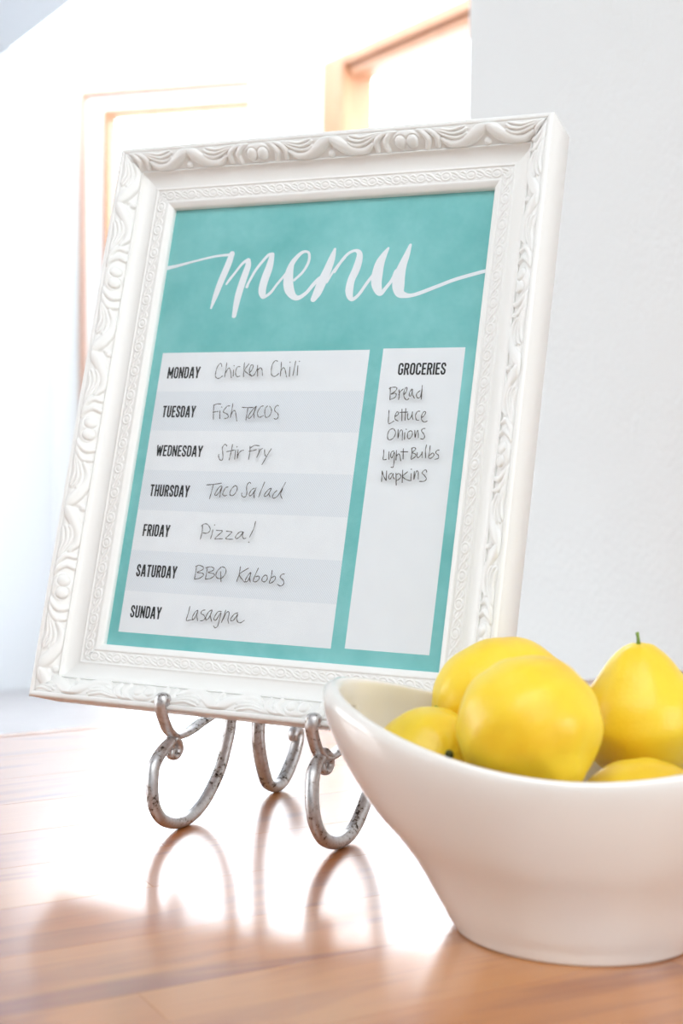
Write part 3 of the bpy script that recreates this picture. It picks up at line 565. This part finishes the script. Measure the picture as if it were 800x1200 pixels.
LEGR = [(0, -8.0, -16.4), (1.2, 2.0, -18.6), (2.3, 8.8, -22.6), (3.5, 12.4, -29.5), (4.7, 14.2, -37.3), (5.8, 12.9, -46.2), (7, 6.9, -54.6), (7, -6.1, -60.0), (7, -18.4, -60.6), (7, -28.8, -57.4), (7, -37.8, -50.4), (7, -46.3, -41.2), (7, -53, -30.2), (7, -57.5, -18.2), (7, -60, 0), (7, -62, 40), (5, -65, 90), (1, -77, 135), (-1, -82, 150)]
HOOK = [(0, 1.4, -2.2), (0, 1.0, 0.8), (0, 2.6, 3.2), (0, 5.6, 3.0), (0, 6.8, -0.5), (0, 5.2, -5.0), (0, 2.4, -10.2), (0, -1.2, -15.0), (0, -6.9, -18.6), (0, -14.6, -19.4), (0, -24, -18.4), (0, -33.4, -16.4), (0.5, -46, -14.2), (2, -58, -12)]
SCR = [(0, -4.6, -19.4), (0, -8.6, -22.0), (0, -10.2, -26.2), (0, -6.8, -29.2), (0, -2.9, -27.6), (0, -4.2, -24.8)]
for P, LEG, rr in ((PH0, LEGL, 3.15), (PH1, LEGR, 3.4)):
    base = (TOP-P.z)*1000+rr
    mn = min(q[2] for q in LEG)
    pts = [on(P, (q[0], q[1], q[2]+(base-mn)*max(0, min(1, (-30-q[2])/30)))) for q in LEG]
    V_, F_ = tube_geo(pts, [2.6*MM, 3.0*MM]+[rr*MM]*(len(LEG)-2), 14, 8)
    low = min(v.z for v in V_)+ORG.z-TOP                # settle the foot on the counter
    pts = [p_-Vector((0, 0, low))*max(0, min(1, (0.045-(p_.z))/0.03)) for p_ in pts]
    easel_tube('leg', pts, [2.6*MM, 3.0*MM]+[rr*MM]*(len(LEG)-2), seg=14)
    dP = Vector((0, 0, 0)) if P is PH0 else FNH*(-0.0025)+Vector((0, 0, 0.0035))
    easel_tube('scroll', [on(P, q)+dP for q in SCR], [2.4*MM, 2.3*MM, 2.1*MM, 1.9*MM, 1.7*MM, 1.4*MM], flat=(FA, 1.5))
    easel_tube('ledge_hook', [on(P, q) for q in HOOK], [1.3*MM, 1.5*MM, 1.7*MM, 1.8*MM, 1.8*MM, 1.8*MM, 1.8*MM]+[1.9*MM]*7, flat=(FA, 1.9), seg=14)
PG = Vector((-0.03490819, 0.80960503, TOP))
BACK = [(9, 205), (13, 120), (19, 60), (21.6, 38), (19.6, 25.8), (14.5, 13.5), (9.5, 6.6), (0, 3.1), (-8.5, 5.2), (-16.3, 11.4), (-22.9, 18.8), (-26.6, 27.0), (-24.5, 31.0), (-20.3, 29.2), (-20.6, 25.6)]
easel_tube('back_leg', [on(PG, q) for q in BACK], [3.1*MM]*10+[3.0*MM, 2.9*MM, 2.8*MM, 2.5*MM, 2.1*MM], flat=(FA, 1.25), seg=14)
tops = [on(PH0, LEGL[-1]), on(PH1, LEGR[-1])]
easel_tube('crossbar', [tops[0], (tops[0]+tops[1])/2+Vector((0, 0, 0.010)), tops[1]], 2.6*MM)
easel_tube('hinge', [on(PG, BACK[0]), (on(PG, BACK[0])+tops[0])/2, tops[0]], 2.4*MM)

# ------------------------------------------------------------------ bowl
BX, BY = 0.0968, 0.5885
bowl = empty('fruit_bowl', mw=frame_mw((BX, BY, TOP), (math.cos(-0.20), math.sin(-0.20), 0)))
tag(bowl, 'white ceramic bowl with high upswept rim, filled with lemons, in front of the frame', 'bowl')
OUTP = [(0.0, 0.0470), (0.012, 0.0486), (0.05, 0.0506), (0.13, 0.0555), (0.265, 0.0632), (0.385, 0.0720), (0.53, 0.0842), (0.71, 0.0950), (0.86, 0.1015), (0.95, 0.1030), (0.985, 0.1020), (1.0, 0.1000)]
INP = [(1.0, 0.0980), (0.985, 0.0962), (0.94, 0.0957), (0.84, 0.0945), (0.70, 0.0885), (0.53, 0.0775), (0.38, 0.0655), (0.26, 0.0560), (0.16, 0.0460), (0.10, 0.0340), (0.085, 0.018), (0.082, 0.0)]
def rimh(c): return 0.0762+0.0218*abs(c)**1.9
V, F = [], []; NA = 128
def smooth_prof(pr, n): return [tuple(q) for q in catmull(pr, n)]
ALLP = smooth_prof(OUTP, 3)+smooth_prof(INP, 3)
R0, R1, B0, B1 = 0.0470, 0.1030, 0.0425, 0.0680
XS = 1.02
for k, r_ in ALLP:
    for i in range(NA):
        a = 2*math.pi*i/NA; c, s = math.cos(a), math.sin(a)
        rx = max(r_, 0.0004)*XS
        ry = (r_/R0*B0) if r_ < R0 else B0+(r_-R0)/(R1-R0)*(B1-B0)
        ry = max(ry, 0.0004)
        V.append((c*rx, s*ry, k*rimh(c) if k > 0.09 else k*0.085))
n_ = len(ALLP)
for j in range(n_-1):
    for i in range(NA): F.append((j*NA+i, j*NA+(i+1) % NA, (j+1)*NA+(i+1) % NA, (j+1)*NA+i))
F.append(tuple(reversed(range(NA)))); F.append(tuple(range((n_-1)*NA, n_*NA)))
o = mesh_obj('bowl_body', V, F, MAT['ceramic'], smooth=True); o.parent = bowl
# finger slot through the wall under each raised end
for sgn in (-1, 1):
    SV, SF = tube_geo([(sgn*0.0975, -0.0135, 0.0815), (sgn*0.0990, 0, 0.0815), (sgn*0.0975, 0.0135, 0.0815)], [0.0036, 0.0042, 0.0036], 16, 4, flat=((1, 0, 0), 3.6))
    cut = mesh_obj('slot_cutter', SV, SF, MAT['ceramic']); cut.parent = bowl
    md = o.modifiers.new('slot', 'BOOLEAN'); md.object = cut; md.operation = 'DIFFERENCE'; md.solver = 'EXACT'
    bpy.context.view_layer.update()
    me = bpy.data.meshes.new_from_object(o.evaluated_get(bpy.context.evaluated_depsgraph_get())); o.modifiers.clear(); o.data = me
    bpy.data.objects.remove(cut)
o.data.polygons.foreach_set('use_smooth', [True]*len(o.data.polygons))

# ------------------------------------------------------------------ lemons
def lemon(px, label, pos, axis, ra, rt, neck=0.0, stem=None, nip=1.0, seed=0):
    """axis points from the stem end to the nipple end; ra half length, rt transverse radius"""
    ax = Vector(axis).normalized(); rg = random.Random(seed)
    q = Vector((0, 0, 1)).rotation_difference(ax)
    mw = q.to_matrix().to_4x4(); mw.translation = Vector(pos)
    e = empty('lemon', mw=mw); tag(e, label, 'lemon', 'lemons in the white bowl')
    V, F = [], []; NU, NV = 48, 40
    ph = [rg.uniform(0, 6.28) for _ in range(6)]
    for j in range(NV+1):
        t = j/NV; a = math.pi*t; z = -math.cos(a)
        r_ = math.sin(a)**0.92
        zz = z*ra*0.88
        # nipple at +z, neck at -z
        if z > 0: zz += nip*ra*0.16*max(0, (z-0.86)/0.14)**1.6; r_ *= 1+0.0*z
        if z < 0: zz -= neck*ra*0.22*max(0, (-z-0.6)/0.4)**1.4; r_ *= 1-neck*0.16*max(0, -z)**1.5
        if z > 0.86: r_ = r_*(1-0.15*(z-0.86)/0.14)
        if neck and z < -0.93: r_ = 0.37*math.sqrt(max(0.0, 1-((-z-0.93)/0.07)**2))*(1-neck*0.16)
        for i in range(NU):
            b = 2*math.pi*i/NU
            w_ = 1+0.022*math.sin(2*b+ph[0])+0.004*math.sin(5*b+ph[1]+3*z)+0.012*math.sin(3*b+ph[2])*z+0.01*math.sin(4*z*3+ph[3])
            V.append((r_*rt*w_*math.cos(b), r_*rt*w_*math.sin(b), zz+0.0006*math.sin(7*b+ph[4])*r_))
        if j:
            for i in range(NU): F.append(((j-1)*NU+i, (j-1)*NU+(i+1) % NU, j*NU+(i+1) % NU, j*NU+i))
    o = mesh_obj('peel', V, F, MAT['lemon'], smooth=True); o.parent = e
    z0 = -(ra*0.88+neck*ra*0.22)
    if stem == 'long':
        V, F = tube_geo([(0, 0, z0+0.001), (0.0004, 0, z0-0.002), (-0.001, 0.0004, z0-0.0045)], [0.0011, 0.0007, 0.0008], 8, 4)
    elif stem:
        k_ = 0.55 if stem == 'dark' else 1.0; V, F = tube_geo([(0, 0, z0+0.001), (0, 0, z0-0.0006*k_), (0.0003, 0, z0-0.003*k_)], [0.0038*k_, 0.0032*k_, 0.0012*k_], 10, 4)
    if stem:
        s_ = mesh_obj('stem', V, F, MAT['stem'] if stem != 'dark' else MAT['darkstem'], smooth=True); s_.parent = e
        s_['label'] = 'green stem' if stem != 'dark' else 'dark green stem end'
    return e
K = 0.983
def at(x, y, h): return (x*K, y*K, TOP+h*K)
lemon(0, 'lemon lying at the back left, its green stem end pointing left', at(0.0700, 0.637, 0.0905), (0.90, 0.38, 0.20), 0.0350*K, 0.0245*K, stem='short', seed=1)
lemon(1, 'big round lemon at the front of the heap, hiding part of its neighbours', at(0.0742, 0.569, 0.0905), (0.40, -0.62, -0.62), 0.0310*K, 0.0280*K, nip=1.0, seed=2)
lemon(2, 'half hidden lemon low at the left, dark stem end against the big front lemon', at(0.0370, 0.603, 0.0690), (-0.30, 0.85, -0.30), 0.0260*K, 0.0225*K, stem='dark', seed=3)
lemon(3, 'upright lemon at the right with a thin green stem on top', at(0.1300, 0.625, 0.0830), (0.08, 0.06, -1.0), 0.0300*K, 0.0272*K, neck=1.0, stem='long', seed=4)
lemon(4, 'lowest lemon, between the big front lemon and the upright stemmed one', at(0.1215, 0.578, 0.0525), (0.9, -0.25, 0.1), 0.0300*K, 0.0235*K, seed=5)
